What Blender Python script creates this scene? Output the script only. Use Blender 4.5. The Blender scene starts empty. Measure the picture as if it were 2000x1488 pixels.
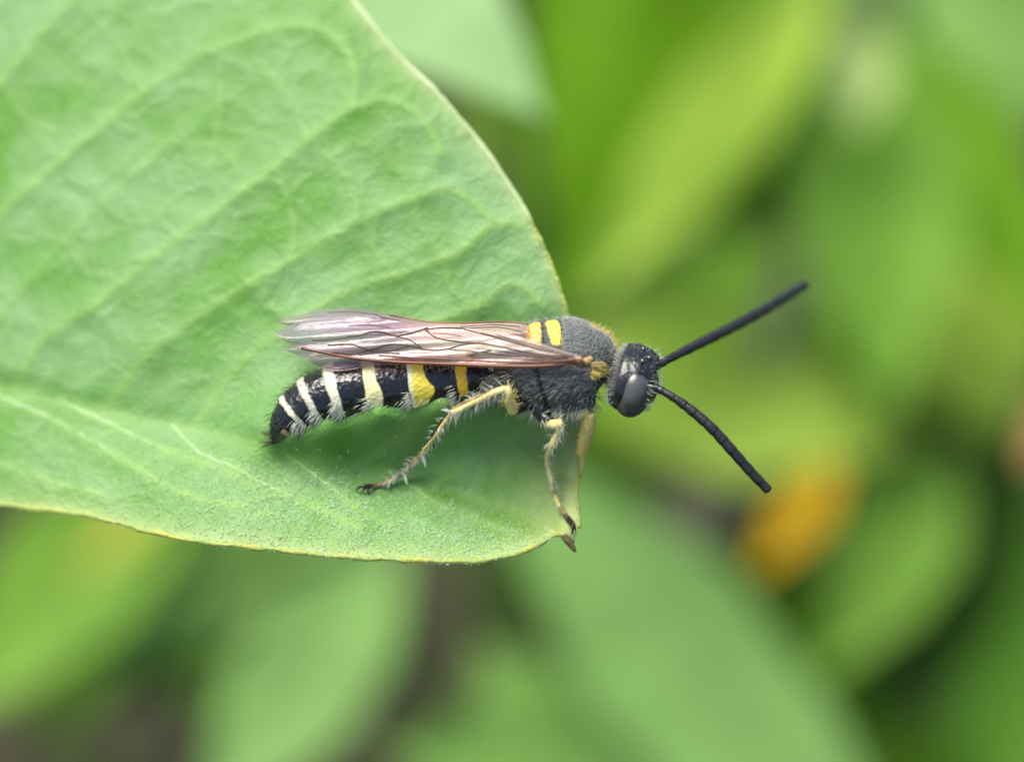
import bpy, math, random
import numpy as np
from mathutils import Vector

# ------------------------------------------------------------------ frame
# 1 Blender unit = 1 cm (unit scale 0.01).  The wasp walks along +X, Z is up.
scene = bpy.context.scene
scene.unit_settings.system = 'METRIC'
scene.unit_settings.scale_length = 0.01
C = scene.collection
RNG = np.random.default_rng(7)
random.seed(7)

DIST = 10.0                       # camera to wasp, cm
PITCH = math.radians(40)
FWD = np.array([0, math.cos(PITCH), -math.sin(PITCH)])
UPV = np.array([0, math.sin(PITCH), math.cos(PITCH)])
RGT = np.array([1.0, 0, 0])

# ------------------------------------------------------------------ camera
cam_data = bpy.data.cameras.new('camera')
cam = bpy.data.objects.new('camera', cam_data)
C.objects.link(cam)
cam.location = Vector(-FWD * DIST)
cam.rotation_euler = (math.radians(90) - PITCH, 0, 0)
cam_data.sensor_width = 36.0
cam_data.lens = 36.0 * DIST / 4.0
cam_data.clip_start = 0.1
cam_data.clip_end = 5000
cam_data.dof.use_dof = True
cam_data.dof.focus_distance = DIST - 0.06
cam_data.dof.aperture_fstop = 0.09 / (2 * 0.30)
cam_data.dof.aperture_blades = 0
scene.camera = cam

# ------------------------------------------------------------------ light
SUN_EL, SUN_AZ = math.radians(72), math.radians(290)   # azimuth measured from +Y, clockwise
world = bpy.data.worlds.new('World')
scene.world = world
world.use_nodes = True
wn = world.node_tree
wn.nodes.clear()
sky = wn.nodes.new('ShaderNodeTexSky')
sky.sky_type = 'NISHITA'
sky.sun_disc = False
sky.sun_elevation = SUN_EL
sky.sun_rotation = SUN_AZ
sky.air_density = 1.0
sky.dust_density = 2.5
sky.ozone_density = 1.0
bgn = wn.nodes.new('ShaderNodeBackground')
bgn.inputs['Strength'].default_value = 0.09
wo = wn.nodes.new('ShaderNodeOutputWorld')
wn.links.new(sky.outputs[0], bgn.inputs['Color'])
wn.links.new(bgn.outputs[0], wo.inputs['Surface'])
sun_d = bpy.data.lights.new('sun', 'SUN')
sun_d.energy = 2.6
sun_d.angle = math.radians(40)
sun_d.color = (1.0, 0.95, 0.84)
sun = bpy.data.objects.new('sun', sun_d)
C.objects.link(sun)
sdir = Vector((math.sin(SUN_AZ) * math.cos(SUN_EL), math.cos(SUN_AZ) * math.cos(SUN_EL), math.sin(SUN_EL)))
sun.rotation_euler = sdir.to_track_quat('Z', 'Y').to_euler()
sun.location = sdir * 60

scene.view_settings.view_transform = 'Standard'
scene.view_settings.look = 'None'
scene.view_settings.gamma = 1.0
scene.view_settings.use_curve_mapping = False
scene.view_settings.exposure = 1.28
scene.render.engine = 'CYCLES'
scene.cycles.use_denoising = True
scene.cycles.max_bounces = 8
scene.cycles.transparent_max_bounces = 12

# ------------------------------------------------------------------ helpers
def W(px, py, d):
    """a point d cm behind the plane through the wasp, on a grid of 500 steps per cm"""
    px = np.asarray(px, float); py = np.asarray(py, float); d = np.asarray(d, float)
    k = (DIST + d) / DIST / 500.0
    return (((px - 1000) * k)[..., None] * RGT + ((744 - py) * k)[..., None] * UPV + d[..., None] * FWD)

def catmull(P, n):
    """smooth resampling of a polyline (any number of columns)"""
    P = np.asarray(P, float)
    if len(P) == 2:
        t = np.linspace(0, 1, n)[:, None]
        return P[0] * (1 - t) + P[1] * t
    seg = np.maximum(np.linalg.norm(np.diff(P[:, :2], axis=0), axis=1), 1e-6)
    s = np.concatenate([[0], np.cumsum(seg)])
    q = np.linspace(0, s[-1], n)
    # monotone-ish cubic Hermite
    m = np.zeros_like(P)
    dl = np.diff(P, axis=0) / seg[:, None]
    m[0], m[-1] = dl[0], dl[-1]
    for i in range(1, len(P) - 1):
        m[i] = (dl[i - 1] * seg[i] + dl[i] * seg[i - 1]) / (seg[i] + seg[i - 1])
    i = np.clip(np.searchsorted(s, q, side='right') - 1, 0, len(seg) - 1)
    h = seg[i][:, None]
    t = ((q - s[i]) / seg[i])[:, None]
    return ((2 * t**3 - 3 * t**2 + 1) * P[i] + (t**3 - 2 * t**2 + t) * h * m[i]
            + (-2 * t**3 + 3 * t**2) * P[i + 1] + (t**3 - t**2) * h * m[i + 1])

def norm(v):
    return v / np.maximum(np.linalg.norm(v, axis=-1, keepdims=True), 1e-12)

def mesh_obj(name, verts, faces, mat, parent=None, smooth=True, origin=None):
    verts = np.asarray(verts, float)
    me = bpy.data.meshes.new(name)
    if origin is not None:
        verts = verts - origin
    me.from_pydata(verts.tolist(), [], faces if isinstance(faces, list) else faces.tolist())
    if smooth:
        me.polygons.foreach_set('use_smooth', np.ones(len(me.polygons), bool))
    me.update()
    if mat:
        me.materials.append(mat)
    o = bpy.data.objects.new(name, me)
    C.objects.link(o)
    if origin is not None:
        o.location = Vector(origin)
    if parent:
        o.parent = parent
        if parent.type == 'EMPTY':
            pass
    return o

def tag(o, label=None, cat=None, group=None, kind=None):
    if label: o['label'] = label
    if cat: o['category'] = cat
    if group: o['group'] = group
    if kind: o['kind'] = kind
    return o

def empty(name, loc=(0, 0, 0)):
    o = bpy.data.objects.new(name, None)
    o.empty_display_size = 0.2
    o.location = loc
    C.objects.link(o)
    return o

def child(o, parent):
    """parent while keeping the child's coordinates in world space"""
    o.parent = parent
    bpy.context.view_layer.update()
    o.matrix_parent_inverse = parent.matrix_world.inverted()
    return o

def grid_faces(n, m, closed=False):
    i = np.arange(n - 1)[:, None]
    j = np.arange(m if closed else m - 1)[None, :]
    j2 = (j + 1) % m
    f = np.stack([i * m + j, i * m + j2, (i + 1) * m + j2, (i + 1) * m + j], -1)
    return f.reshape(-1, 4)

def tube_geo(P, R, m=10, flat=1.0):
    """P (n,3) world points, R (n,) radii -> verts, faces with closed ends"""
    P = np.asarray(P, float); n = len(P)
    R = np.broadcast_to(np.asarray(R, float), (n,))
    T = norm(np.gradient(P, axis=0))
    ref = np.array([0, -FWD[1], -FWD[2]])
    A = norm(np.cross(T, ref)); B = np.cross(T, A)
    th = np.linspace(0, 2 * np.pi, m, endpoint=False)
    V = P[:, None] + R[:, None, None] * (np.cos(th)[None, :, None] * A[:, None] + flat * np.sin(th)[None, :, None] * B[:, None])
    V = V.reshape(-1, 3)
    F = grid_faces(n, m, True).tolist()
    V = np.vstack([V, P[:1], P[-1:]])
    for j in range(m):
        F.append([(j + 1) % m, j, n * m])
        F.append([(n - 1) * m + j, (n - 1) * m + (j + 1) % m, n * m + 1])
    return V, F

def tube(name, pts, mat, parent=None, n=None, m=10, flat=1.0):
    """pts rows: px, py, depth, radius in px"""
    Q = catmull(pts, n or max(8, 6 * len(pts)))
    V, F = tube_geo(W(Q[:, 0], Q[:, 1], Q[:, 2]), Q[:, 3] / 500.0, m, flat)
    return mesh_obj(name, V, F, mat, parent)

def hair_mesh(name, base, direc, length, rad, mat, parent=None, droop=0.0, curl=0.25):
    """tapered three-sided hairs; base (n,3), direc (n,3), length (n,), rad float"""
    n = len(base)
    d = norm(direc + curl * RNG.normal(size=(n, 3)) * 0.6)
    side = norm(np.cross(d, norm(RNG.normal(size=(n, 3)))))
    s2 = np.cross(d, side)
    bend = RNG.normal(size=(n, 3)) * curl * 0.5 + np.array([0, 0, -droop])
    L = np.asarray(length)[:, None]
    mid = base + d * L * 0.5
    tip = base + d * L + bend * L * 0.6
    r = np.broadcast_to(np.asarray(rad, float), (n,))[:, None]
    vs = []
    for k, (c, rr) in enumerate(((base - d * r, r), (mid, r * 0.75))):
        for a in (0, 2.094, 4.189):
            vs.append(c + rr * (math.cos(a) * side + math.sin(a) * s2))
    vs.append(tip)
    V = np.stack(vs, 1).reshape(-1, 3)
    f4 = np.array([[0, 1, 4, 3], [1, 2, 5, 4], [2, 0, 3, 5]])
    f3 = np.array([[3, 4, 6], [4, 5, 6], [5, 3, 6]])
    off = (np.arange(n) * 7)[:, None, None]
    faces = (f4[None] + off).reshape(-1, 4).tolist() + (f3[None] + off).reshape(-1, 3).tolist()
    o = mesh_obj(name, V, faces, mat, parent, smooth=True)
    o['kind'] = 'stuff'
    return o

# ------------------------------------------------------------------ materials
def new_mat(name):
    m = bpy.data.materials.new(name)
    m.use_nodes = True
    nt = m.node_tree
    nt.nodes.clear()
    out = nt.nodes.new('ShaderNodeOutputMaterial')
    return m, nt, out

def N(nt, kind, **inp):
    n = nt.nodes.new(kind)
    for k, v in inp.items():
        n.inputs[k.replace('_', ' ')].default_value = v
    return n

def rgba(c):
    return (c[0], c[1], c[2], 1.0)

def simple_mat(name, col, rough=0.5, spec=0.5, col2=None, scale=20.0, bump=0.0, bscale=80.0, sheen=0.0, coat=0.0, trans=0.0):
    m, nt, out = new_mat(name)
    p = N(nt, 'ShaderNodeBsdfPrincipled')
    p.inputs['Roughness'].default_value = rough
    p.inputs['Specular IOR Level'].default_value = spec
    p.inputs['Sheen Weight'].default_value = sheen
    p.inputs['Coat Weight'].default_value = coat
    tc = N(nt, 'ShaderNodeTexCoord')
    if col2:
        nz = N(nt, 'ShaderNodeTexNoise'); nz.inputs['Scale'].default_value = scale; nz.inputs['Detail'].default_value = 4
        nt.links.new(tc.outputs['Object'], nz.inputs['Vector'])
        rp = N(nt, 'ShaderNodeValToRGB')
        rp.color_ramp.elements[0].position = 0.35; rp.color_ramp.elements[0].color = rgba(col)
        rp.color_ramp.elements[1].position = 0.65; rp.color_ramp.elements[1].color = rgba(col2)
        nt.links.new(nz.outputs['Fac'], rp.inputs['Fac'])
        nt.links.new(rp.outputs['Color'], p.inputs['Base Color'])
    else:
        p.inputs['Base Color'].default_value = rgba(col)
    if bump:
        nb = N(nt, 'ShaderNodeTexNoise'); nb.inputs['Scale'].default_value = bscale; nb.inputs['Detail'].default_value = 5
        nt.links.new(tc.outputs['Object'], nb.inputs['Vector'])
        bp = N(nt, 'ShaderNodeBump'); bp.inputs['Strength'].default_value = bump; bp.inputs['Distance'].default_value = 0.02
        nt.links.new(nb.outputs['Fac'], bp.inputs['Height'])
        nt.links.new(bp.outputs['Normal'], p.inputs['Normal'])
    last = p.outputs[0]
    if trans:
        t = N(nt, 'ShaderNodeBsdfTranslucent'); t.inputs['Color'].default_value = rgba([min(1, c * 1.3) for c in col])
        mx = N(nt, 'ShaderNodeMixShader'); mx.inputs[0].default_value = trans
        nt.links.new(last, mx.inputs[1]); nt.links.new(t.outputs[0], mx.inputs[2]); last = mx.outputs[0]
    nt.links.new(last, out.inputs['Surface'])
    return m

_leafmats = {}
def leaf_mat(col, col2=None, rough=0.5, trans=0.35):
    key = (tuple(col), tuple(col2) if col2 else None, rough, trans)
    if key in _leafmats:
        return _leafmats[key]
    col2 = col2 or [c * 0.8 for c in col]
    m = simple_mat('leaf_green', col, rough, 0.12, col2, scale=1.2, trans=trans)
    _leafmats[key] = m
    return m

# ================================================================== ground
def soil_material():
    m, nt, out = new_mat('soil')
    p = N(nt, 'ShaderNodeBsdfPrincipled'); p.inputs['Roughness'].default_value = 0.95
    tc = N(nt, 'ShaderNodeTexCoord')
    nz = N(nt, 'ShaderNodeTexNoise'); nz.inputs['Scale'].default_value = 0.35; nz.inputs['Detail'].default_value = 8
    nt.links.new(tc.outputs['Object'], nz.inputs['Vector'])
    rp = N(nt, 'ShaderNodeValToRGB')
    e = rp.color_ramp.elements
    e[0].position = 0.3; e[0].color = (0.014, 0.015, 0.004, 1)
    e[1].position = 0.7; e[1].color = (0.040, 0.036, 0.014, 1)
    nt.links.new(nz.outputs['Fac'], rp.inputs['Fac'])
    nt.links.new(rp.outputs['Color'], p.inputs['Base Color'])
    bp = N(nt, 'ShaderNodeBump'); bp.inputs['Strength'].default_value = 0.8; bp.inputs['Distance'].default_value = 0.5
    nt.links.new(nz.outputs['Fac'], bp.inputs['Height']); nt.links.new(bp.outputs['Normal'], p.inputs['Normal'])
    nt.links.new(p.outputs[0], out.inputs['Surface'])
    return m
GROUND_Z = -14.0
gx = np.concatenate([[-3000, -400, -120], np.linspace(-60, 60, 61), [120, 400, 3000]])
gy = np.concatenate([[-3000, -400, -100], np.linspace(-30, 90, 61), [150, 400, 3000]])
GX, GY = np.meshgrid(gx, gy, indexing='ij')
GZ = GROUND_Z + 0.35 * np.sin(GX * 0.45 + 1.3 * np.sin(GY * 0.2)) * np.cos(GY * 0.37) + 0.15 * np.sin(GX * 1.3 + GY * 0.9)
ground = mesh_obj('ground', np.stack([GX, GY, GZ], -1).reshape(-1, 3), grid_faces(len(gx), len(gy)), soil_material())
tag(ground, 'dark brown soil under the blurred plants', 'soil', kind='structure')

# ================================================================== the leaf the wasp stands on
CTRL = np.array([
    (-400, -500, 1.25), (0, -500, 1.05), (400, -500, .95), (-400, 0, 1.0), (-400, 500, .8), (-400, 800, .7), (-400, 1000, .65),
    (0, 0, .78), (350, 0, .62), (690, 0, .5), (0, 300, .64), (400, 250, .46), (870, 200, .34), (960, 310, .29), (1030, 420, .24),
    (0, 550, .52), (400, 500, .34), (700, 450, .27), (1110, 610, .19), (0, 720, .44), (300, 700, .30), (500, 680, .25),
    (500, 790, .17), (600, 700, .20), (700, 700, .17), (850, 690, .16), (1000, 690, .2), (1100, 690, .21),
    # hollow below the abdomen, then the ridge in front of it
    (640, 770, .14), (740, 745, .13), (850, 730, .13), (950, 740, .16),
    (560, 860, .03), (640, 823, -.03), (740, 799, -.06), (860, 780, -.05), (930, 780, .03), (1000, 792, .15), (1060, 790, .18),
    # wall under the ridge, crease of the midrib
    (680, 868, .05), (760, 860, .06), (860, 850, .11), (960, 850, .20), (1040, 850, .24), (900, 910, .19), (1000, 930, .21), (1060, 940, .18),
    (-0, 755, .43), (130, 785, .36), (300, 822, .27), (430, 848, .18), (560, 888, .10), (700, 905, .13), (800, 932, .165),
    (900, 965, .17), (1000, 1000, .14), (1080, 1035, .07),
    # near half of the blade
    (0, 870, .36), (0, 985, .30), (150, 1000, .19), (250, 940, .17), (300, 1040, .06), (500, 980, .04), (500, 1070, -.05), (700, 1000, .03),
    (700, 1088, -.09), (850, 1030, .03), (850, 1095, -.09), (950, 1092, -.07), (1050, 1065, -.02), (1100, 1040, .02),
    # margin below the thorax, up to the tip
    (1155, 720, .26), (1155, 800, .22), (1133, 880, .13), (1127, 960, .10), (1128, 1030, .06), (1120, 1060, .03), (1095, 880, .19), (1095, 960, .15),
])
def tps_fit(P, v, lam=1e-4):
    X = P / 300.0
    r2 = ((X[:, None] - X[None]) ** 2).sum(-1)
    K = np.where(r2 > 0, 0.5 * r2 * np.log(np.maximum(r2, 1e-12)), 0) + lam * np.eye(len(X))
    Q = np.hstack([np.ones((len(X), 1)), X])
    A = np.block([[K, Q], [Q.T, np.zeros((3, 3))]])
    return X, np.linalg.solve(A, np.concatenate([v, np.zeros(3)]))
_X, _w = tps_fit(CTRL[:, :2], CTRL[:, 2])
def base_depth(px, py):
    px = np.asarray(px, float); py = np.asarray(py, float)
    sh = px.shape
    Q = np.stack([px.ravel(), py.ravel()], -1) / 300.0
    res = np.empty(len(Q))
    for a in range(0, len(Q), 20000):
        q = Q[a:a + 20000]
        r2 = ((q[:, None] - _X[None]) ** 2).sum(-1)
        K = np.where(r2 > 0, 0.5 * r2 * np.log(np.maximum(r2, 1e-12)), 0)
        res[a:a + 20000] = K @ _w[:-3] + _w[-3] + q @ _w[-2:]
    return res.reshape(sh)

MIDRIB = [(-420, 690), (-200, 722), (0, 753), (130, 785), (300, 822), (430, 848), (560, 888), (700, 905), (800, 932), (900, 965), (1000, 1000), (1080, 1035), (1116, 1056)]
UPPER = [(-420, 660), (-330, 100), (-60, -420), (330, -330), (690, 0), (760, 90), (870, 200), (960, 310), (1030, 420), (1070, 500), (1108, 610), (1140, 720),
         (1150, 800), (1133, 880), (1127, 960), (1130, 1030), (1120, 1060)]
LOWER = [(-420, 720), (-300, 900), (-120, 965), (0, 985), (150, 1002), (300, 1040), (500, 1070), (700, 1088), (850, 1096), (950, 1092), (1050, 1066), (1095, 1044), (1118, 1060)]

SECOND = [  # secondary veins, far half then near half of the blade
    [(-330, 700), (-180, 420), (0, 162), (150, -5), (330, -150)],
    [(-150, 728), (-60, 500), (0, 420), (120, 315), (280, 180), (380, 115), (480, 75), (570, 50), (640, 62), (690, 130), (695, 205)],
    [(32, 758), (70, 680), (190, 590), (330, 480), (480, 372), (600, 275), (690, 212), (760, 195), (830, 240), (860, 300)],
    [(205, 800), (290, 690), (410, 602), (560, 512), (700, 432), (800, 390), (870, 370), (935, 405), (965, 435), (1010, 440)],
    [(380, 836), (440, 740), (560, 640), (690, 565), (800, 530), (880, 500), (960, 440)],
    [(500, 868), (560, 790), (680, 700), (820, 640), (930, 600), (1010, 555), (1060, 600)],
    [(700, 906), (800, 840), (930, 740), (1040, 680)],
    [(850, 948), (930, 890), (1040, 830), (1110, 800)],
    [(-100, 735), (40, 790), (160, 850), (270, 915), (360, 965), (430, 985), (530, 1005)],
    [(120, 783), (230, 835), (330, 880), (400, 905), (470, 935), (520, 965)],
    [(335, 830), (380, 875), (480, 925), (560, 965), (640, 1000), (700, 1030)],
    [(560, 888), (640, 945), (690, 985), (760, 1025)],
    [(760, 920), (840, 975), (930, 1015), (1000, 1040)],
    [(-200, 800), (0, 905), (130, 950), (200, 965)],
]
TERT = [  # thin cross veins
    [(0, 620), (40, 565), (200, 400), (335, 274)], [(190, 590), (230, 660), (290, 690)], [(430, 130), (430, 200), (410, 330)],
    [(600, 275), (560, 180), (500, 120)], [(335, 274), (440, 300), (480, 372)], [(570, 505), (575, 450), (540, 330)],
    [(700, 432), (680, 350), (620, 290)], [(735, 420), (730, 480), (770, 540)], [(812, 385), (815, 425), (850, 480), (870, 505), (960, 440)],
    [(870, 500), (880, 560), (930, 600)], [(560, 640), (520, 580), (500, 548)], [(690, 212), (660, 150), (690, 130)],
    [(860, 300), (830, 340), (800, 390)], [(120, 315), (60, 250), (0, 162)], [(280, 180), (230, 90), (150, -5)],
    [(270, 915), (330, 880)], [(400, 905), (420, 890), (480, 925)], [(200, 850), (230, 835)], [(360, 965), (400, 905)], [(430, 985), (560, 965)],
    [(640, 1000), (640, 945)], [(700, 1030), (690, 985)], [(840, 975), (760, 1025)],
]
def poly_dist(px, py, line):
    L = catmull(line, 40)
    best = np.full(px.shape, 1e9)
    for a, b in zip(L[:-1], L[1:]):
        ab = b - a
        t = np.clip(((px - a[0]) * ab[0] + (py - a[1]) * ab[1]) / max(ab @ ab, 1e-9), 0, 1)
        best = np.minimum(best, np.hypot(px - a[0] - t * ab[0], py - a[1] - t * ab[1]))
    return best
def leaf_depth(px, py, want=False):
    px = np.atleast_1d(np.asarray(px, float)); py = np.atleast_1d(np.asarray(py, float))
    d = base_depth(px, py)
    ds = np.full(px.shape, 1e9); dt = np.full(px.shape, 1e9)
    for l in SECOND: ds = np.minimum(ds, poly_dist(px, py, l))
    for l in TERT: dt = np.minimum(dt, poly_dist(px, py, l))
    dm = poly_dist(px, py, MIDRIB)
    far = np.clip((770 - py) / 160, 0.12, 1) + np.clip((py - 880) / 100, 0, .25)
    d = d - far * 0.016 * np.exp(-ds / 27) - far * 0.006 * np.exp(-dt / 20)
    d = d + 0.012 * np.exp(-(dm / 25) ** 2)
    d = d + 0.0035 * np.sin(px / 33.0 + 2 * np.sin(py / 41.0)) * np.sin(py / 37.0 + 1.5 * np.sin(px / 53.0))
    if want:
        return d, ds, dt, dm
    return d
def leafW(px, py, lift=0.0):
    return W(px, py, leaf_depth(px, py) - lift)

def leaf_blade_material():
    m, nt, out = new_mat('leaf_blade')
    at = N(nt, 'ShaderNodeAttribute'); at.attribute_name = 'vein'
    ed = N(nt, 'ShaderNodeAttribute'); ed.attribute_name = 'edge'
    tc = N(nt, 'ShaderNodeTexCoord')
    nz = N(nt, 'ShaderNodeTexNoise'); nz.inputs['Scale'].default_value = 2.2; nz.inputs['Detail'].default_value = 6; nz.inputs['Roughness'].default_value = 0.6
    nt.links.new(tc.outputs['Object'], nz.inputs['Vector'])
    rp = N(nt, 'ShaderNodeValToRGB')
    rp.color_ramp.elements[0].position = 0.36; rp.color_ramp.elements[0].color = (0.095, 0.272, 0.020, 1)
    rp.color_ramp.elements[1].position = 0.62; rp.color_ramp.elements[1].color = (0.185, 0.360, 0.125, 1)
    nt.links.new(nz.outputs['Fac'], rp.inputs['Fac'])
    mv = N(nt, 'ShaderNodeMix'); mv.data_type = 'RGBA'
    mv.inputs[7].default_value = (0.21, 0.40, 0.09, 1)
    nt.links.new(at.outputs['Fac'], mv.inputs[0]); nt.links.new(rp.outputs['Color'], mv.inputs[6])
    me_ = N(nt, 'ShaderNodeMix'); me_.data_type = 'RGBA'
    me_.inputs[7].default_value = (0.46, 0.54, 0.20, 1)
    nt.links.new(ed.outputs['Fac'], me_.inputs[0]); nt.links.new(mv.outputs[2], me_.inputs[6])
    p = N(nt, 'ShaderNodeBsdfPrincipled')
    p.inputs['Roughness'].default_value = 0.48
    p.inputs['Specular IOR Level'].default_value = 0.45
    p.inputs['Sheen Weight'].default_value = 0.10
    p.inputs['Sheen Roughness'].default_value = 0.4
    p.inputs['Sheen Tint'].default_value = (0.85, 1.0, 0.95, 1)
    nt.links.new(me_.outputs[2], p.inputs['Base Color'])
    n2 = N(nt, 'ShaderNodeTexNoise'); n2.inputs['Scale'].default_value = 60; n2.inputs['Detail'].default_value = 5; n2.inputs['Roughness'].default_value = 0.7
    nt.links.new(tc.outputs['Object'], n2.inputs['Vector'])
    warp = N(nt, 'ShaderNodeTexNoise'); warp.inputs['Scale'].default_value = 5; warp.inputs['Detail'].default_value = 2
    nt.links.new(tc.outputs['Object'], warp.inputs['Vector'])
    wa = N(nt, 'ShaderNodeVectorMath'); wa.operation = 'MULTIPLY_ADD'; wa.inputs[1].default_value = (.09, .09, .09)
    nt.links.new(warp.outputs['Color'], wa.inputs[0]); nt.links.new(tc.outputs['Object'], wa.inputs[2])
    last = n2.outputs['Fac']; nets = []
    for sc_, am in ((6.0, .80), (20, .34)):
        vo = N(nt, 'ShaderNodeTexVoronoi'); vo.inputs['Scale'].default_value = sc_; vo.feature = 'DISTANCE_TO_EDGE'
        nt.links.new(wa.outputs[0], vo.inputs['Vector'])
        mr = N(nt, 'ShaderNodeMapRange'); mr.interpolation_type = 'SMOOTHSTEP'
        mr.inputs[1].default_value = 0; mr.inputs[2].default_value = 0.22; mr.inputs[3].default_value = am; mr.inputs[4].default_value = 0
        nt.links.new(vo.outputs['Distance'], mr.inputs[0])
        ad = N(nt, 'ShaderNodeMath'); ad.operation = 'ADD'
        nt.links.new(last, ad.inputs[0]); nt.links.new(mr.outputs[0], ad.inputs[1]); last = ad.outputs[0]
    bp = N(nt, 'ShaderNodeBump'); bp.inputs['Strength'].default_value = 0.42; bp.inputs['Distance'].default_value = 0.009
    nt.links.new(last, bp.inputs['Height']); nt.links.new(bp.outputs['Normal'], p.inputs['Normal'])
    t = N(nt, 'ShaderNodeBsdfTranslucent'); t.inputs['Color'].default_value = (0.30, 0.52, 0.07, 1)
    mx = N(nt, 'ShaderNodeMixShader'); mx.inputs[0].default_value = 0.25
    nt.links.new(p.outputs[0], mx.inputs[1]); nt.links.new(t.outputs[0], mx.inputs[2])
    nt.links.new(mx.outputs[0], out.inputs['Surface'])
    return m

M_vein = simple_mat('vein_green', (0.24, 0.44, 0.11), 0.45, 0.4, (0.20, 0.40, 0.10), 6, bump=0.2, bscale=60, trans=0.2)
M_veinw = simple_mat('vein_pale', (0.52, 0.68, 0.46), 0.6, 0.3, (0.28, 0.48, 0.20), 11, bump=0.5, bscale=50, trans=0.2)
M_mid = simple_mat('midrib_pale', (0.34, 0.52, 0.26), 0.6, 0.3, (0.22, 0.43, 0.13), 5, bump=0.8, bscale=30, trans=0.2)
M_rim = simple_mat('leaf_rim', (0.66, 0.72, 0.44), 0.5, 0.4, (0.50, 0.64, 0.32), 7, bump=0.4, bscale=60, trans=0.35)
M_rimy = simple_mat('leaf_rim_yellow', (0.56, 0.56, 0.12), 0.5, 0.4, (0.36, 0.52, 0.16), 9, bump=0.6, bscale=70, trans=0.35)
M_brown = simple_mat('leaf_tip_brown', (0.05, 0.045, 0.015), 0.6, 0.3, (0.10, 0.09, 0.03), 15, bump=0.5)
M_tric = simple_mat('leaf_hair', (0.66, 0.82, 0.58), 0.5, 0.3, trans=0.4)
M_speck = simple_mat('dirt', (0.06, 0.045, 0.025), 0.9, 0.2, (0.16, 0.11, 0.06), 40)
M_stem = simple_mat('stem_green', (0.10, 0.20, 0.045), 0.5, 0.4, (0.14, 0.17, 0.06), 2.0, trans=0.05)

plant = empty('leafy_plant', W(-1250, 1500, 3.0))
tag(plant, 'plant with the broad pointed hairy leaf that the wasp stands on', 'plant')
def keep(o, p=plant):
    return child(o, p)

NS, NT = 520, 150
def margins(n):
    M = catmull(MIDRIB, 800); U = catmull(UPPER, 1600); L = catmull(LOWER, 800)
    s = np.linspace(0, 1, n)
    def at(P, f): return np.stack([np.interp(f, np.linspace(0, 1, len(P)), P[:, k]) for k in (0, 1)], -1)
    # secondary veins lean forward: the far margin runs ahead of the midrib near the middle of the blade
    return at(M, s), at(U, s), at(L, s)
Mm, Um, Lm = margins(NS)
tU = np.linspace(1, 0, NT)          # margin -> midrib
tL = np.linspace(0, 1, NT // 2)[1:]
blade_px = np.concatenate([Mm[:, None] * (1 - tU[None, :, None]) + Um[:, None] * tU[None, :, None],
                           Mm[:, None] * (1 - tL[None, :, None]) + Lm[:, None] * tL[None, :, None]], 1)
# small irregular waves of the margin
wob = 1.4 * np.sin(np.linspace(0, 37, NS)) + .9 * np.sin(np.linspace(0, 143, NS) + 1)
blade_px[:, :, 1] += wob[:, None] * np.concatenate([np.zeros(NT), tL ** 6])[None, :]
BX, BY = blade_px[..., 0], blade_px[..., 1]
bd, bds, bdt, bdm = leaf_depth(BX, BY, True)
blade = mesh_obj('leaf', W(BX, BY, bd).reshape(-1, 3), grid_faces(NS, BX.shape[1]), leaf_blade_material())
vat = np.clip(np.exp(-(bds / 9) ** 2) * 0.8 + np.exp(-(bdt / 6) ** 2) * 0.45 + np.exp(-(bdm / 12) ** 2) * 0.6, 0, 1)
a = blade.data.attributes.new('vein', 'FLOAT', 'POINT'); a.data.foreach_set('value', vat.ravel().astype(np.float32))
nU = np.concatenate([np.tile(np.hypot(*(Um - Mm).T)[:, None], (1, NT)) * (1 - tU)[None], np.tile(np.hypot(*(Lm - Mm).T)[:, None], (1, len(tL))) * (1 - tL)[None]], 1)
eat = np.exp(-nU / 20.0) * np.where(BY > 850, 0.8, 0.6)
strip = np.exp(-np.maximum(1140 - BX, 0) / 55.0) * np.clip((BY - 760) / 80, 0, 1)      # yellow-green strip of blade by the tip, backlit glow put into colour
eat = np.clip(eat + 1.0 * np.clip(strip * 1.3, 0, 1), 0, 1)
a = blade.data.attributes.new('edge', 'FLOAT', 'POINT'); a.data.foreach_set('value', eat.ravel().astype(np.float32))
sol = blade.modifiers.new('thickness', 'SOLIDIFY'); sol.thickness = 0.005; sol.offset = 1.0
keep(blade)
tag(blade, 'broad grey-green pointed leaf with raised veins and yellow rim')

def vein_tube(name, line, r0, r1, mat, parent, lift, n=None):
    Q = catmull(line, n or 12 * len(line))
    Q[:, 1] += 1.6 * np.sin(Q[:, 0] / 19.0) + 1.1 * np.sin(Q[:, 0] / 7.3 + Q[:, 1] / 11.0)
    R = np.linspace(r0, r1, len(Q)) / 500.0 * (1 + .18 * np.sin(np.arange(len(Q)) * 1.7) * np.sin(np.arange(len(Q)) * .61))
    V, F = tube_geo(leafW(Q[:, 0], Q[:, 1], lift), R, 8, 0.6)
    return child(mesh_obj(name, V, F, mat), parent)
bpy.context.view_layer.update()
vein_tube('midrib', MIDRIB, 11, 3, M_mid, blade, -0.009)
for i, l in enumerate(SECOND):
    pale = i >= 8
    vein_tube('vein', l, 2.2 if not pale else 2.6, 1.0, M_veinw if pale else M_vein, blade, -0.0012 if not pale else 0.0032)
for i, l in enumerate(TERT):
    vein_tube('vein', l, 1.3, .8, M_veinw if i >= 15 else M_vein, blade, -0.0012)
def rim(line, r, mat, lift=0.0):
    Q = catmull(line, 240)
    R = (r + 0.8 * np.sin(np.linspace(0, 90, 240)) + 0.6 * RNG.normal(size=240)) / 500.0
    V, F = tube_geo(leafW(Q[:, 0], Q[:, 1], lift), R, 8)
    return child(mesh_obj('rim', V, F, mat), blade)
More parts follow.
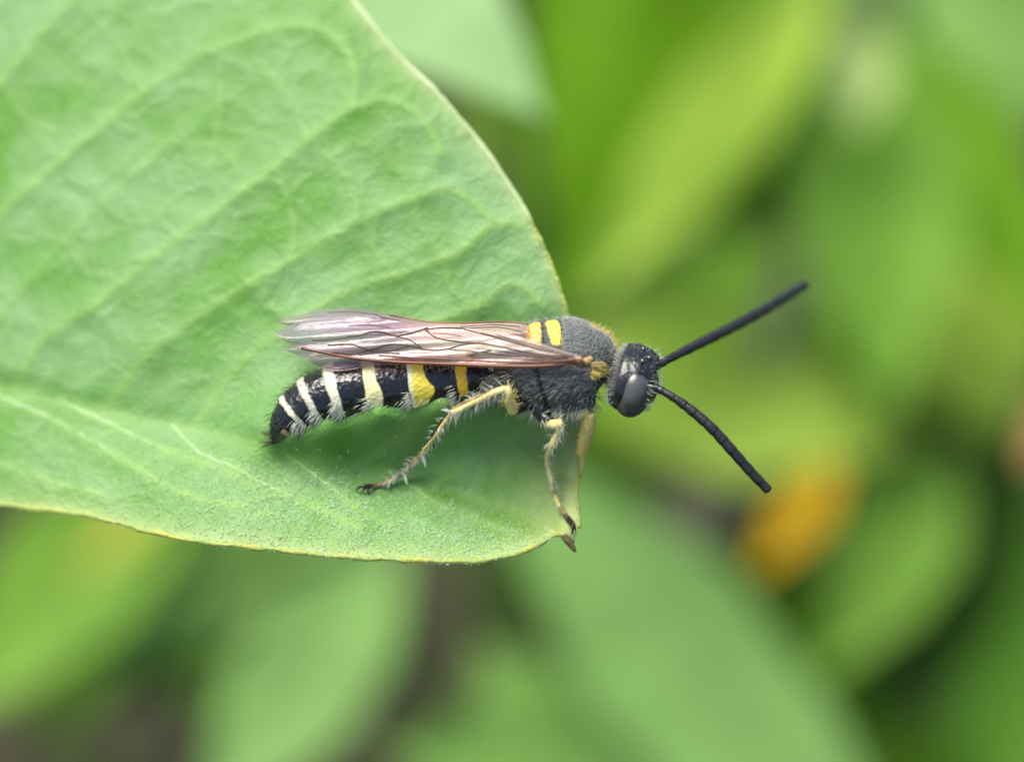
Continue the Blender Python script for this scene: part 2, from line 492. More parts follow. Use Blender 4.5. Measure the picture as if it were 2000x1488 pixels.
rim(Um[int(NS * .12):int(NS * .80)], 5.0, M_rim)
rim(Um[int(NS * .795):int(NS * .992)], 3.6, M_rimy, .004)
rim(blade_px[int(NS * .1):, -1], 4.6, M_rimy, .005)
tp = leaf_depth([1098, 1112, 1124], [1046, 1060, 1079])
child(tube('leaf_tip', [(1100, 1046, tp[0], 6), (1108, 1054, tp[1] - .02, 7.5), (1116, 1065, tp[1] - .025, 6), (1124, 1077, tp[1] - .025, 3)], M_brown, None, 20), blade)
# petiole and stem, left of the picture
pe = [W(-400, 690, .86), W(-700, 800, 1.6), W(-1000, 1050, 2.4), W(-1250, 1300, 2.8)]
V, F = tube_geo(catmull(np.array(pe), 20), np.linspace(.05, .09, 20), 10); keep(mesh_obj('petiole', V, F, M_stem))
sb = pe[-1]
V, F = tube_geo(np.linspace([sb[0] - .3, sb[1], GROUND_Z - .3], sb + np.array([0, 0, 1.5]), 12), np.linspace(.22, .12, 12), 12); keep(mesh_obj('stem', V, F, M_stem))

# leaf hairs: dense on the near half and along the rim
def surf_normal(px, py):
    e = 3.0
    a_ = leafW(px + e, py) - leafW(px - e, py); b_ = leafW(px, py - e) - leafW(px, py + e)
    return norm(np.cross(a_, b_))
ii = RNG.integers(int(NS * .3), NS - 3, 60000); jj = RNG.integers(NT - 20, BX.shape[1], 60000)
hx = BX[ii, jj] + RNG.normal(size=60000) * 3; hy = BY[ii, jj] + RNG.normal(size=60000) * 2
clump = 0.5 + 0.5 * np.sin(hx / 17 + 3 * np.sin(hy / 19)) * np.sin(hy / 13 - hx / 41)
w_ = np.clip((hx - 150) / 350, 0.1, 1) * (0.35 + 0.65 * clump)
below = hy - np.interp(hx, [p[0] for p in MIDRIB], [p[1] for p in MIDRIB])
k_ = RNG.random(60000) < w_ * 0.42 * np.clip((below - 4) / 45, 0.02, 1)
hx, hy = hx[k_], hy[k_]
hn = surf_normal(hx, hy)
keep_h = hair_mesh('leaf_hairs', leafW(hx, hy), hn * .5 + np.array([.5, -.3, .1]) + RNG.normal(size=hn.shape) * .5, RNG.uniform(.009, .028, len(hx)), 0.0018, M_tric, None, 0.2, .5)
child(keep_h, blade)
q = RNG.integers(int(NS * .3), NS, 1500)
ex, ey = blade_px[q, -1, 0], blade_px[q, -1, 1]
child(hair_mesh('rim_hairs', leafW(ex, ey), np.array([0, -.8, .1]) + RNG.normal(size=(1500, 3)) * .6, RNG.uniform(.010, .024, 1500), 0.0015, M_tric, None, 0, .4), blade)
ii = RNG.integers(5, NS - 5, 5000); jj = RNG.integers(2, NT - 5, 5000)
hx, hy = BX[ii, jj], BY[ii, jj]; k_ = (hy > 250) & (hx > 250) & (hy < 800)
hx, hy = hx[k_], hy[k_]
child(hair_mesh('leaf_hairs', leafW(hx, hy), surf_normal(hx, hy) + RNG.normal(size=(len(hx), 3)) * .6, RNG.uniform(.008, .018, len(hx)), 0.0011, M_tric, None, 0, .4), blade)
# dirt specks on the blade
for sx, sy, sr in [(275, 834, 4), (376, 970, 6), (240, 1004, 4), (560, 880, 3), (668, 914, 3.4), (692, 911, 2.6), (703, 920, 2.2), (164, 902, 2.6), (26, 804, 2.4), (1035, 437, 5), (712, 1083, 5), (868, 505, 3), (437, 825, 2.4), (907, 941, 3.5)]:
    th = np.linspace(0, 2 * np.pi, 7, endpoint=False); rr = sr * RNG.uniform(.6, 1.2, 7)
    c = leafW(sx, sy, .006)
    ring = leafW(sx + rr * np.cos(th), sy + rr * .7 * np.sin(th), -.001)
    child(mesh_obj('speck', np.vstack([ring, c]), [[i, (i + 1) % 7, 7] for i in range(7)], M_speck, smooth=False), blade)

# ================================================================== the wasp
def attr_mat(name, rough, spec, bump, bscale, coat=0.0, sheen=0.0):
    m, nt, out = new_mat(name)
    at = N(nt, 'ShaderNodeAttribute'); at.attribute_name = 'Col'
    sh = N(nt, 'ShaderNodeAttribute'); sh.attribute_name = 'rough'
    tc = N(nt, 'ShaderNodeTexCoord')
    nz = N(nt, 'ShaderNodeTexNoise'); nz.inputs['Scale'].default_value = bscale; nz.inputs['Detail'].default_value = 4
    nt.links.new(tc.outputs['Object'], nz.inputs['Vector'])
    vo = N(nt, 'ShaderNodeTexVoronoi'); vo.inputs['Scale'].default_value = bscale * 1.3
    nt.links.new(tc.outputs['Object'], vo.inputs['Vector'])
    ad = N(nt, 'ShaderNodeMath'); ad.operation = 'ADD'
    nt.links.new(nz.outputs['Fac'], ad.inputs[0]); nt.links.new(vo.outputs['Distance'], ad.inputs[1])
    bp = N(nt, 'ShaderNodeBump'); bp.inputs['Distance'].default_value = 0.012
    rl = N(nt, 'ShaderNodeAttribute'); rl.attribute_name = 'relief'
    nt.links.new(rl.outputs['Fac'], bp.inputs['Strength'])
    nt.links.new(ad.outputs[0], bp.inputs['Height'])
    p = N(nt, 'ShaderNodeBsdfPrincipled')
    p.inputs['Specular IOR Level'].default_value = spec
    p.inputs['Coat Weight'].default_value = coat; p.inputs['Coat Roughness'].default_value = 0.25
    p.inputs['Sheen Weight'].default_value = sheen
    nt.links.new(sh.outputs['Fac'], p.inputs['Roughness'])
    nt.links.new(at.outputs['Color'], p.inputs['Base Color'])
    nt.links.new(bp.outputs['Normal'], p.inputs['Normal'])
    nt.links.new(p.outputs[0], out.inputs['Surface'])
    return m
M_body = attr_mat('wasp_cuticle', 0.3, 0.55, 0.35, 42)
M_eye = simple_mat('wasp_eye', (0.045, 0.047, 0.048), 0.2, 0.6, (0.075, 0.076, 0.072), 14, bump=0.08, bscale=260)
M_ocel = simple_mat('ocellus', (0.03, 0.03, 0.03), 0.05, 0.8)
M_ant = simple_mat('antenna_black', (0.008, 0.009, 0.010), 0.34, 0.5, (0.015, 0.016, 0.017), 20, bump=0.15, bscale=90)
M_legy = simple_mat('leg_yellow', (0.74, 0.58, 0.12), 0.45, 0.4, (0.76, 0.68, 0.34), 40, bump=0.2, bscale=60, trans=0.08)
M_legk = simple_mat('leg_black', (0.012, 0.012, 0.012), 0.3, 0.5)
M_legb = simple_mat('leg_brown', (0.42, 0.30, 0.10), 0.4, 0.5, (0.09, 0.05, 0.025), 30, bump=0.2)
M_claw = simple_mat('claw', (0.02, 0.012, 0.008), 0.3, 0.5)
M_hairw = simple_mat('hair_pale', (0.72, 0.74, 0.66), 0.35, 0.5, trans=0.35)
M_hairg = simple_mat('hair_grey', (0.46, 0.48, 0.44), 0.4, 0.5, trans=0.25)
M_hairk = simple_mat('hair_black', (0.01, 0.01, 0.01), 0.35, 0.5)
M_hairy = simple_mat('hair_gold', (0.80, 0.66, 0.24), 0.35, 0.5, trans=0.35)

wasp = empty('wasp', W(1085, 800, .12))
tag(wasp, 'hairy black and yellow banded wasp with folded brown wings and long antennae', 'wasp')
bpy.context.view_layer.update()
def wpart(o, p=None):
    return child(o, p or wasp)

# spine: px, py, depth, half width, half height (px)
SPINE = [(530, 867, .075, 2, 2), (537, 857, .07, 13, 13), (549, 841, .065, 28, 27), (570, 817, .06, 42, 42), (600, 793, .055, 51, 50), (632, 776, .05, 56, 55),
         (700, 757, .045, 60, 58), (780, 746, .04, 61, 59), (860, 739, .03, 56, 54), (920, 733, .02, 47, 45), (952, 731, .015, 37, 34), (968, 730, .01, 31, 28),
         (984, 727, .005, 42, 42), (1002, 723, .0, 64, 64), (1032, 718, .0, 84, 85), (1070, 716, .0, 93, 91), (1112, 716, .0, 95, 91), (1148, 717, .0, 87, 81),
         (1173, 718, 0, 66, 62), (1187, 723, -.005, 40, 36), (1195, 728, -.01, 24, 22), (1200, 732, -.01, 34, 28), (1204, 733, -.012, 56, 46), (1212, 735, -.015, 68, 57), (1232, 738, -.02, 73, 62),
         (1250, 740, -.02, 71, 61), (1268, 743, -.022, 60, 53), (1280, 746, -.023, 40, 34), (1287, 746, -.024, 4, 4)]
NR, MR = 620, 96
SP = catmull(SPINE, NR)
cpx = SP[:, 0]
CEN = W(SP[:, 0], SP[:, 1], SP[:, 2])
TAN = norm(np.gradient(CEN, axis=0))
LAT0 = np.array([0.0, -1.0, 0.0])
LAT = norm(LAT0[None] - (TAN @ LAT0)[:, None] * TAN)
DOR = norm(np.cross(TAN, LAT))
DOR *= np.sign(DOR[:, 2:3])
th = np.linspace(-np.pi, np.pi, MR, endpoint=False)
Wd = np.maximum(SP[:, 3], .5)[:, None] * np.ones(MR); Ht = np.maximum(SP[:, 4], .5)[:, None] * np.ones(MR)
X_ = cpx[:, None] * np.ones(MR); T_ = np.ones(NR)[:, None] * th[None]
AT = np.abs(T_)
# tergite steps of the abdomen: each segment overlaps the next one behind it
SEG = [545, 572, 606, 650, 716, 800, 886, 962]      # rear edge of each segment on the spine
scale = np.ones_like(X_)
for a0, a1 in zip(SEG[:-1], SEG[1:]):
    u = np.clip((X_ - a0) / (a1 - a0), 0, 1)
    ins = (X_ >= a0) & (X_ < a1)
    scale = np.where(ins, 1.055 - 0.095 * u ** 0.7 - 0.04 * np.exp(-(X_ - a0) / 2.0), scale)
# thorax grooves: pronotum, scutum, scutellum, pleural suture
def groove(x0, w, dep, t0=0, t1=9):
    return dep * np.exp(-((X_ - x0) / w) ** 2) * ((AT >= t0) & (AT < t1))
inth = (X_ > 985) & (X_ < 1190)
scale -= groove(1097, 3.0, .05, 0, .75) + groove(1064, 3.0, .07, 0, .7) + groove(1036, 4.0, .06, 0, .8) + groove(1158, 4, .05, .5, 1.9)
scale -= inth * 0.05 * np.exp(-((AT - .80) / .06) ** 2) * (X_ < 1165)
scale -= inth * 0.04 * np.exp(-((X_ - 1060 - 22 * (AT - 1.6)) / 5) ** 2) * (AT > .85) * (AT < 2.4)
scale += inth * 0.035 * np.exp(-((AT - 1.5) / .45) ** 2) * np.exp(-((X_ - 1112) / 32) ** 2)
scale += 0.05 * np.exp(-((X_ - 1081) / 12) ** 2) * np.exp(-(T_ / .42) ** 4)
scale += 0.03 * np.exp(-((X_ - 1048) / 9) ** 2) * np.exp(-(T_ / .4) ** 4)
scale -= inth * 0.03 * np.exp(-(np.abs(AT - .33) / .03) ** 2) * (X_ > 1094) * (X_ < 1160)
# head: flatter below, a dip between the antennae
hd = X_ > 1200
scale += hd * 0.04 * np.exp(-((AT - 1.45) / .5) ** 2)
scale -= hd * (X_ > 1255) * 0.06 * np.exp(-(T_ / .5) ** 2)
PB = CEN[:, None] + (LAT[:, None] * (np.sin(T_) * Wd * scale)[..., None] + DOR[:, None] * (np.cos(T_) * Ht * scale)[..., None]) / 500.0
V = np.vstack([PB.reshape(-1, 3), CEN[:1], CEN[-1:]])
F = grid_faces(NR, MR, True).tolist()
for j in range(MR):
    F.append([(j + 1) % MR, j, NR * MR]); F.append([(NR - 1) * MR + j, (NR - 1) * MR + (j + 1) % MR, NR * MR + 1])
# colour of the cuticle
BLACK = np.array([.008, .009, .011]); col = np.tile(BLACK, (NR, MR, 1)); rough = np.full((NR, MR), .22)
def paint(mask, c, r=None):
    mk = np.clip(mask, 0, 1)[..., None]
    col[:] = col * (1 - mk) + np.array(c) * mk
    if r is not None:
        rough[:] = rough * (1 - mk[..., 0]) + r * mk[..., 0]
def soft(x, w): return np.clip(x / w + .5, 0, 1)
YEL = (.72, .60, .06); PALE = (.70, .66, .40); WHITE = (.62, .60, .44); ORG = (.72, .46, .03)
jag = 2.0 * np.sin(T_ * 9 + X_ * .1) + 1.2 * np.sin(T_ * 23)
def band(c, h0, h1, colr, tmax=2.15, shift=0.0, bell=None):
    """ring band centred at c on the spine, half width h0 on the back and h1 low on the side"""
    f = np.clip(AT / 1.5, 0, 1)
    hw = h0 + (h1 - h0) * f
    if bell: hw = hw + bell * np.exp(-((AT - 1.25) / .38) ** 2)
    cc = c + shift * f + (bell or 0) * .7 * np.exp(-((AT - 1.25) / .38) ** 2)
    k = soft(hw - np.abs(X_ - cc) + .3 * jag, 3.0) * soft(tmax - AT, .18)
    paint(k, colr, .42)
paint(soft(3 - np.abs(X_ - 553), 2) * soft(.3 - np.abs(AT - 1.5), .1), (.30, .25, .10), .4)
band(579, 3.5, 4, WHITE, 2.3)
band(612, 6, 6, WHITE, 2.3)
band(657, 9, 9, WHITE, 2.35)
band(727, 11, 12, (.72, .67, .34), 2.3, 3, 5)
band(814, 13, 9, PALE, 2.2, 0)
band(822, 12, 9, YEL, 2.0, 2, 11)
band(905, 11, 9, ORG, 1.75, 2)
paint(inth * 1.0, (.070, .075, .075), .85)
paint(inth * soft(.95 - AT, .2) * soft(X_ - 1096, 6), (.10, .105, .10), .8)
paint(soft(X_ - 975, 8) * soft(1000 - X_, 8), (.05, .035, .02), .6)
paint(inth * soft(.07 - np.abs(AT - .74), .05) * soft(X_ - 1085, 6) * soft(1158 - X_, 6), (.006, .006, .006), .3)
paint(soft(14 - np.abs(X_ - 1118), 5) * soft(.028 - np.abs(AT - .69), .03), (.62, .55, .30), .5)
paint(inth * soft(.9 - np.abs(X_ - 1060 - 22 * (AT - 1.6)) / 5, .6) * (AT > .9), (.01, .01, .011), .4)
paint(soft(12 - 9 * AT ** 2 - np.abs(X_ - 1082 - 14 * T_) + .3 * jag, 3) * soft(.40 - np.abs(T_), .08), (.70, .58, .08), .45)
paint(soft(13 - 20 * AT ** 2 - np.abs(X_ - 1046) + .3 * jag, 3) * soft(.42 - np.abs(T_), .08), (.66, .44, .08), .45)
paint(soft(16 - np.abs(X_ - 1168), 5) * soft(.20 - np.abs(AT - .93), .08), (.85, .64, .10), .5)
paint((X_ > 1192) * 1.0, (.009, .010, .011), .27)
paint(((X_ > 1196) & (X_ < 1214)) * 1.0, (.03, .03, .03), .6)
body = mesh_obj('body', V, F, M_body)
ca = np.concatenate([np.concatenate([col.reshape(-1, 3), np.ones((NR * MR, 1))], 1), [[.01, .01, .01, 1]] * 2])
a = body.data.attributes.new('Col', 'FLOAT_COLOR', 'POINT'); a.data.foreach_set('color', ca.ravel().astype(np.float32))
a = body.data.attributes.new('rough', 'FLOAT', 'POINT'); a.data.foreach_set('value', np.concatenate([rough.ravel(), [.3, .3]]).astype(np.float32))
relief = np.where(X_ > 1195, .12, np.where(X_ > 985, .8, .26))
a = body.data.attributes.new('relief', 'FLOAT', 'POINT'); a.data.foreach_set('value', np.concatenate([relief.ravel(), [.1, .1]]).astype(np.float32))
wpart(body)
def on_body(x, t, off=0.0):
    """point and outward normal of the body surface at spine position x and angle t"""
    i = np.clip(np.searchsorted(cpx, x), 1, NR - 2)
    j = np.round((np.asarray(t) + np.pi) / (2 * np.pi) * MR).astype(int) % MR
    p = PB[i, j]; du = PB[i + 1, j] - PB[i - 1, j]; dv = PB[i, (j + 1) % MR] - PB[i, (j - 1) % MR]
    n = norm(np.cross(dv, du)); n *= np.sign(((p - CEN[i]) * n).sum(-1, keepdims=True))
    return p + n * off, n, TAN[i]

# --- hair of the body
def body_hairs(name, n, x0, x1, t0, t1, l0, l1, rad, mat, back=.5, droop=.1, both=True, curl=.3):
    x = RNG.uniform(x0, x1, n); t = RNG.uniform(t0, t1, n)
    if both: t = t * RNG.choice([-1, 1], n)
    p, nn, tt = on_body(x, t)
    return wpart(hair_mesh(name, p, nn - back * tt, RNG.uniform(l0, l1, n), rad, mat, None, droop, curl), body)
body_hairs('thorax_hairs', 2400, 1096, 1188, 0, .95, .008, .024, .0007, M_hairg, .8, .05)
body_hairs('thorax_hairs', 300, 1000, 1092, 0, .9, .012, .025, .0007, M_hairg, .9, .05)
body_hairs('pleura_hairs', 520, 990, 1190, .95, 2.2, .014, .04, .0008, M_hairg, .7, .3)
body_hairs('breast_hairs', 600, 1000, 1180, 1.9, 2.9, .03, .07, .0013, M_hairw, .4, .5)
body_hairs('waist_hairs', 420, 940, 1005, .9, 2.6, .03, .07, .0013, M_hairw, .5, .3)
body_hairs('collar_hairs', 420, 1146, 1192, .72, 1.12, .02, .045, .0012, M_hairy, -.2, .2)
body_hairs('head_hairs', 700, 1198, 1213, 0, 2.0, .010, .026, .0007, M_hairg, .2, .1)
body_hairs('head_hairs', 70, 1222, 1284, 0, 1.0, .012, .03, .0007, M_hairg, -.3, 0)
body_hairs('face_hairs', 150, 1262, 1286, .8, 2.6, .02, .04, .0009, M_hairw, -.8, .1)
for a0 in SEG[1:-1]:
    body_hairs('segment_fringe', 150, a0 - 3, a0 + 6, 1.2, 2.6, .02, .045, .0013, M_hairw, 1.3, .25)
body_hairs('abdomen_hairs', 420, 560, 950, 1.5, 2.6, .02, .045, .0012, M_hairw, 1.0, .3)
body_hairs('abdomen_hairs', 260, 540, 640, 0, 1.6, .02, .045, .0008, M_hairk, 1.0, .1)
body_hairs('abdomen_hairs', 200, 540, 800, 1.6, 2.4, .02, .045, .0008, M_hairk, .8, .3)

# --- tail spines
for p0, p1 in (((540, 856), (508, 876)), ((532, 848), (509, 843)), ((534, 860), (514, 862))):
    wpart(tube('tail_spine', [(p0[0], p0[1], .06, 3.2), ((p0[0] + p1[0]) / 2, (p0[1] + p1[1]) / 2 + 1, .06, 2.2), (p1[0], p1[1], .06, .5)], M_claw, None, 10, 6))

# --- eyes and ocelli
def ellipsoid(name, c, ax, mat, parent, nu=40, nv=24):
    u = np.linspace(0, 2 * np.pi, nu, endpoint=False); v = np.linspace(0.02, np.pi - .02, nv)
    S = np.stack([np.sin(v)[:, None] * np.cos(u), np.sin(v)[:, None] * np.sin(u), np.cos(v)[:, None] * np.ones(nu)], -1)
    P = c + S[..., :1] * ax[0] + S[..., 1:2] * ax[1] + S[..., 2:] * ax[2]
    f = grid_faces(nv, nu, True).tolist()
    f.append(list(range(nu))); f.append(list(range((nv - 1) * nu, nv * nu))[::-1])
    return wpart(mesh_obj(name, P.reshape(-1, 3), f, mat), parent)
HC = W(1236, 739, -.02)
ih = int(np.searchsorted(cpx, 1238)); HT, HL, HD = TAN[ih], LAT[ih], DOR[ih]
for s in (1, -1):
    up = norm(HD - .32 * s * HL + .10 * HT)
    sd = norm(s * HL + .32 * HD + .12 * HT); sd = norm(sd - (sd @ up) * up); fw = np.cross(up, sd)
    ellipsoid('eye', HC + s * HL * .083 + HD * .000 + HT * .000, (fw * .073, sd * .082, up * .103), M_eye, body)
for t, f in ((.28, .020), (-.28, .020), (0, .045)):
    p, n_, _ = on_body(np.array([1238 + f * 500]), np.array([t]))
    ellipsoid('ocellus', p[0], (HT * .013, HL * .013, HD * .012), M_ocel, body, 14, 8)

# --- antennae
def antenna(pts, lab):
    Q = catmull(pts, 240)
    P = W(Q[:, 0], Q[:, 1], Q[:, 2]); R = Q[:, 3] / 500.0
    root = empty('antenna', P[0]); wpart(root); root['label'] = lab
    bpy.context.view_layer.update()
    cuts = np.concatenate([[0, .055, .085], np.linspace(.085, 1, 12)[1:]])
    for k, (c0, c1) in enumerate(zip(cuts[:-1], cuts[1:])):
        i0, i1 = int(c0 * 239), max(int(c1 * 239), int(c0 * 239) + 4)
        pp = P[i0:min(i1 + 2, 240)]; u = np.linspace(0, 1, len(pp))
        rr = R[i0:min(i1 + 2, 240)] * (0.88 + 0.17 * u ** .7 - 0.14 * np.clip((u - .88) / .12, 0, 1))
        if k == len(cuts) - 2: rr = rr * np.sqrt(np.clip(1 - np.clip((u - .75) / .26, 0, 1) ** 2, .02, 1))
        V, F = tube_geo(pp, rr, 14)
        child(mesh_obj('scape' if k == 0 else 'pedicel' if k == 1 else 'flagellum_segment', V, F, M_ant), root)
    hb = RNG.integers(20, 238, 500); ang = RNG.normal(size=(500, 3))
    tt = norm(np.gradient(P, axis=0))[hb]; nn = norm(ang - (ang * tt).sum(-1, keepdims=True) * tt)
    child(hair_mesh('antenna_down', P[hb] + nn * R[hb][:, None] * .9, nn + tt, RNG.uniform(.004, .008, 500), .0005, M_hairk, None, 0, .3), root)
    return root
antenna([(1270, 752, -.10, 6), (1283, 758, -.12, 8), (1300, 767, -.13, 7.5), (1342, 795, -.14, 9.5), (1390, 836, -.15, 10.5), (1430, 880, -.15, 10.5), (1466, 921, -.14, 10), (1503, 960, -.13, 9)],
        'antenna bent down over the yellow blur')
antenna([(1272, 722, .02, 6), (1285, 714, .03, 8), (1300, 705, .05, 8), (1350, 679, .14, 10), (1420, 644, .26, 11), (1500, 600, .40, 11), (1578, 553, .54, 10)],
        'antenna raised away over the green blur')

# --- legs
def leg(segs, claws, hairs, lab):
    """segs: (name, material, rows px,py,depth,radius)"""
    p0 = segs[0][2][0]
    root = empty('leg', W(p0[0], p0[1], p0[2])); wpart(root); root['label'] = lab
    bpy.context.view_layer.update()
    for nm, mt, rows in segs:
        child(tube(nm, rows, mt, None, 8 * len(rows), 12), root)
    for c in claws:
        child(tube('claw', c, M_claw, None, 12, 6), root)
    for rows, n, l0, l1, mat, dr in hairs:
        Q = catmull(rows, 200); P = W(Q[:, 0], Q[:, 1], Q[:, 2]); k = RNG.integers(0, 200, n)
        tt = norm(np.gradient(P, axis=0))[k]; ang = RNG.normal(size=(n, 3)) + np.array([0, -.4, -.5])
        nn = norm(ang - (ang * tt).sum(-1, keepdims=True) * tt)
        child(hair_mesh('leg_hairs', P[k] + nn * (Q[k, 3] / 500.0)[:, None] * .8, nn + .55 * tt, RNG.uniform(l0, l1, n), .0011, mat, None, dr, .25), root)
    return root
def fd(px, py, lift=.012):
    return float(leaf_depth([px], [py])[0]) - lift
d1, d2, d3, d4 = fd(800, 912, .05), fd(775, 932, .035), fd(750, 945, .028), fd(697, 955, .016)
tib = [(988, 759, -.175, 7), (970, 765, -.18, 7), (935, 781, -.18, 7.6), (905, 796, -.17, 7.6), (880, 808, -.16, 5.6)]
bas = [(881, 807, -.16, 5.6), (862, 832, -.13, 6), (845, 858, -.09, 5.6), (825, 887, d1 - .04, 5)]
leg([('coxa', M_legk, [(1022, 782, -.03, 20), (1008, 792, -.07, 18), (1000, 798, -.09, 13)]),
     ('femur', M_legy, [(1002, 802, -.09, 11), (996, 785, -.13, 11), (992, 768, -.165, 10), (988, 757, -.175, 8)]),
     ('tibia', M_legy, tib),
     ('tarsus', M_legy, bas),
     ('dark_stripe', M_legb, [(960, 764, -.187, 2.2), (930, 776, -.187, 3.2), (902, 789, -.177, 3.2), (884, 799, -.168, 2)]),
     ('dark_stripe', M_legk, [(876, 806, -.165, 2), (858, 829, -.137, 2.8), (841, 855, -.097, 2.8), (824, 880, d1 - .047, 2)]),
     ('dark_stripe', M_legk, [(962, 776, -.183, 1.6), (936, 789, -.183, 2.8), (915, 799, -.176, 1.8)]),
     ('tarsus', M_legb, [(825, 886, d1 - .04, 6), (812, 900, d1 - .02, 6.2), (799, 913, d1, 5)]),
     ('tarsus', M_legb, [(800, 912, d1, 5), (788, 923, (d1 + d2) / 2, 5.4), (775, 932, d2, 4.5)]),
     ('tarsus', M_legb, [(776, 931, d2, 4.3), (764, 939, (d2 + d3) / 2, 4.8), (748, 946, d3, 4)]),
     ('tarsus', M_legb, [(750, 945, d3, 3.6), (735, 948, d3, 4.6), (722, 949, d4, 4)]),
     ('spur', M_hairw, [(882, 806, -.17, 3), (872, 802, -.19, 2.2), (862, 800, -.2, .6)]),
     ('spur', M_hairw, [(824, 888, d1 - .05, 3.6), (829, 900, d1 - .05, 3), (831, 912, d1 - .05, .6)]),
     ('spur', M_hairw, [(789, 925, d2 - .02, 3), (793, 938, d2 - .02, 2.4), (795, 946, d2 - .02, .6)])],
    [[(726, 948, d4, 4), (710, 949, d4 - .02, 3.4), (700, 952, d4 - .015, 2.4), (694, 959, d4, .8)],
     [(724, 950, d4, 3), (712, 954, d4 - .01, 2.6), (706, 962, d4, .7)],
     [(722, 951, d4, 2.4), (718, 958, d4 - .01, 2), (722, 966, d4, .6)]],
    [(tib, 130, .03, .07, M_hairw, .35), (bas, 70, .025, .055, M_hairw, .3), ([(1000, 795, -.1, 13), (990, 765, -.17, 11), (984, 760, -.175, 9)], 50, .03, .06, M_hairy, .8),
     ([(825, 886, d1 - .04, 6), (750, 945, d3, 4)], 120, .015, .035, M_hairw, .3), (tib, 90, .02, .04, M_hairk, 0), (bas, 90, .015, .03, M_hairk, 0)],
    'hairy yellow hind leg stretched back over the leaf')
m1, m2, m3, m4, m5 = fd(1072, 920, .06), fd(1078, 943, .05), fd(1086, 968, .04), fd(1096, 995, .05), fd(1122, 1036, .035)
mtib = [(1097, 828, -.12, 7), (1088, 850, -.09, 8), (1077, 873, -.05, 7), (1069, 893, m1 - .05, 6)]
leg([('coxa', M_legk, [(1052, 782, -.05, 22), (1056, 800, -.07, 19), (1062, 812, -.08, 13)]),
     ('femur', M_legk, [(1060, 808, -.07, 15), (1066, 818, -.09, 14), (1074, 825, -.1, 11)]),
     ('femur', M_legy, [(1066, 824, -.09, 10), (1080, 829, -.11, 10), (1092, 827, -.12, 9.5), (1099, 824, -.12, 8)]),
     ('tibia', M_legy, mtib),
     ('tarsus', M_legy, [(1069, 892, m1 - .05, 5), (1070, 908, m1 - .02, 5), (1075, 930, (m1 + m2) / 2, 4.6), (1078, 942, m2, 4)]),
     ('tarsus', M_legb, [(1078, 941, m2, 4.6), (1080, 950, m2, 4), (1085, 966, m3, 4)]),
     ('tarsus', M_legy, [(1085, 965, m3, 4.2), (1088, 978, m3, 4.2), (1093, 990, m4, 3.8)]),
     ('tarsus', M_legb, [(1092, 988, m4, 4), (1098, 998, m4, 4), (1104, 1005, m4, 4)])],
    [[(1103, 1004, m4, 4), (1113, 1014, m4 - .02, 4), (1121, 1024, m5 - .02, 3.2), (1124, 1036, m5, 1)],
     [(1103, 1006, m4, 3.6), (1110, 1018, m4 - .02, 3.4), (1118, 1028, m5 - .01, 2.8), (1117, 1043, m5, 1)]],
    [(mtib, 90, .02, .045, M_hairw, .3), ([(1060, 815, -.1, 14), (1098, 825, -.12, 9)], 90, .03, .05, M_hairw, .4), ([(1070, 900, m1 - .04, 5), (1093, 990, m4, 4)], 90, .012, .025, M_hairw, .2)],
    'yellow middle leg reaching straight down to the leaf tip')
f1, f2, f3 = fd(1133, 900, .03), fd(1133, 930, -.03), fd(1128, 960, -.03)
ftib = [(1152, 806, -.06, 11), (1149, 826, -.03, 14), (1142, 855, .02, 13), (1135, 886, f1 - .02, 9)]
leg([('coxa', M_legk, [(1112, 782, -.03, 20), (1122, 798, -.04, 14)]),
     ('femur', M_legy, [(1116, 806, -.03, 12), (1134, 806, -.05, 13), (1150, 801, -.06, 9.5)]),
     ('tibia', M_legy, ftib),
     ('tarsus', M_legy, [(1138, 882, f1 - .02, 5.5), (1137, 900, f1 + .02, 5), (1131, 930, f2, 4.5)]),
     ('tarsus', M_legb, [(1131, 928, f2, 4.2), (1126, 945, f2, 4), (1121, 962, f3, 3.4)])],
    [[(1121, 960, f3, 3), (1117, 968, f3 - .01, 2.6), (1112, 974, f3, .7)]],
    [(ftib, 300, .012, .026, M_hairy, .2), ([(1116, 806, -.03, 12), (1150, 801, -.06, 9.5)], 160, .015, .03, M_hairy, .2)],
    'fuzzy yellow front leg below the head')
# legs of the far side, behind the body
for rows, lab in (([(1010, 770, .08, 14), (975, 745, .13, 10), (940, 735, .15, 7)], 'hind'), ([(1060, 765, .08, 14), (1055, 730, .16, 9), (1050, 700, .18, 6)], 'middle'),
                  ([(1110, 765, .08, 13), (1130, 735, .15, 9), (1125, 700, .19, 6)], 'front')):
    (x0, y0, z0, r0), (x1, y1, z1, r1), (x2, y2, z2, r2) = rows
    z2 = fd(x2, y2, .004)
    leg([('femur', M_legk, [rows[0], ((x0 + x1) / 2, (y0 + y1) / 2, (z0 + z1) / 2, r0 * .9), rows[1]]),
         ('tibia', M_legy, [rows[1], ((x1 + x2) / 2, (y1 + y2) / 2, (z1 + z2) / 2 - .005, r1 * .9), (x2, y2, z2, r2)])], [], [], 'far side %s leg hidden behind the body' % lab)

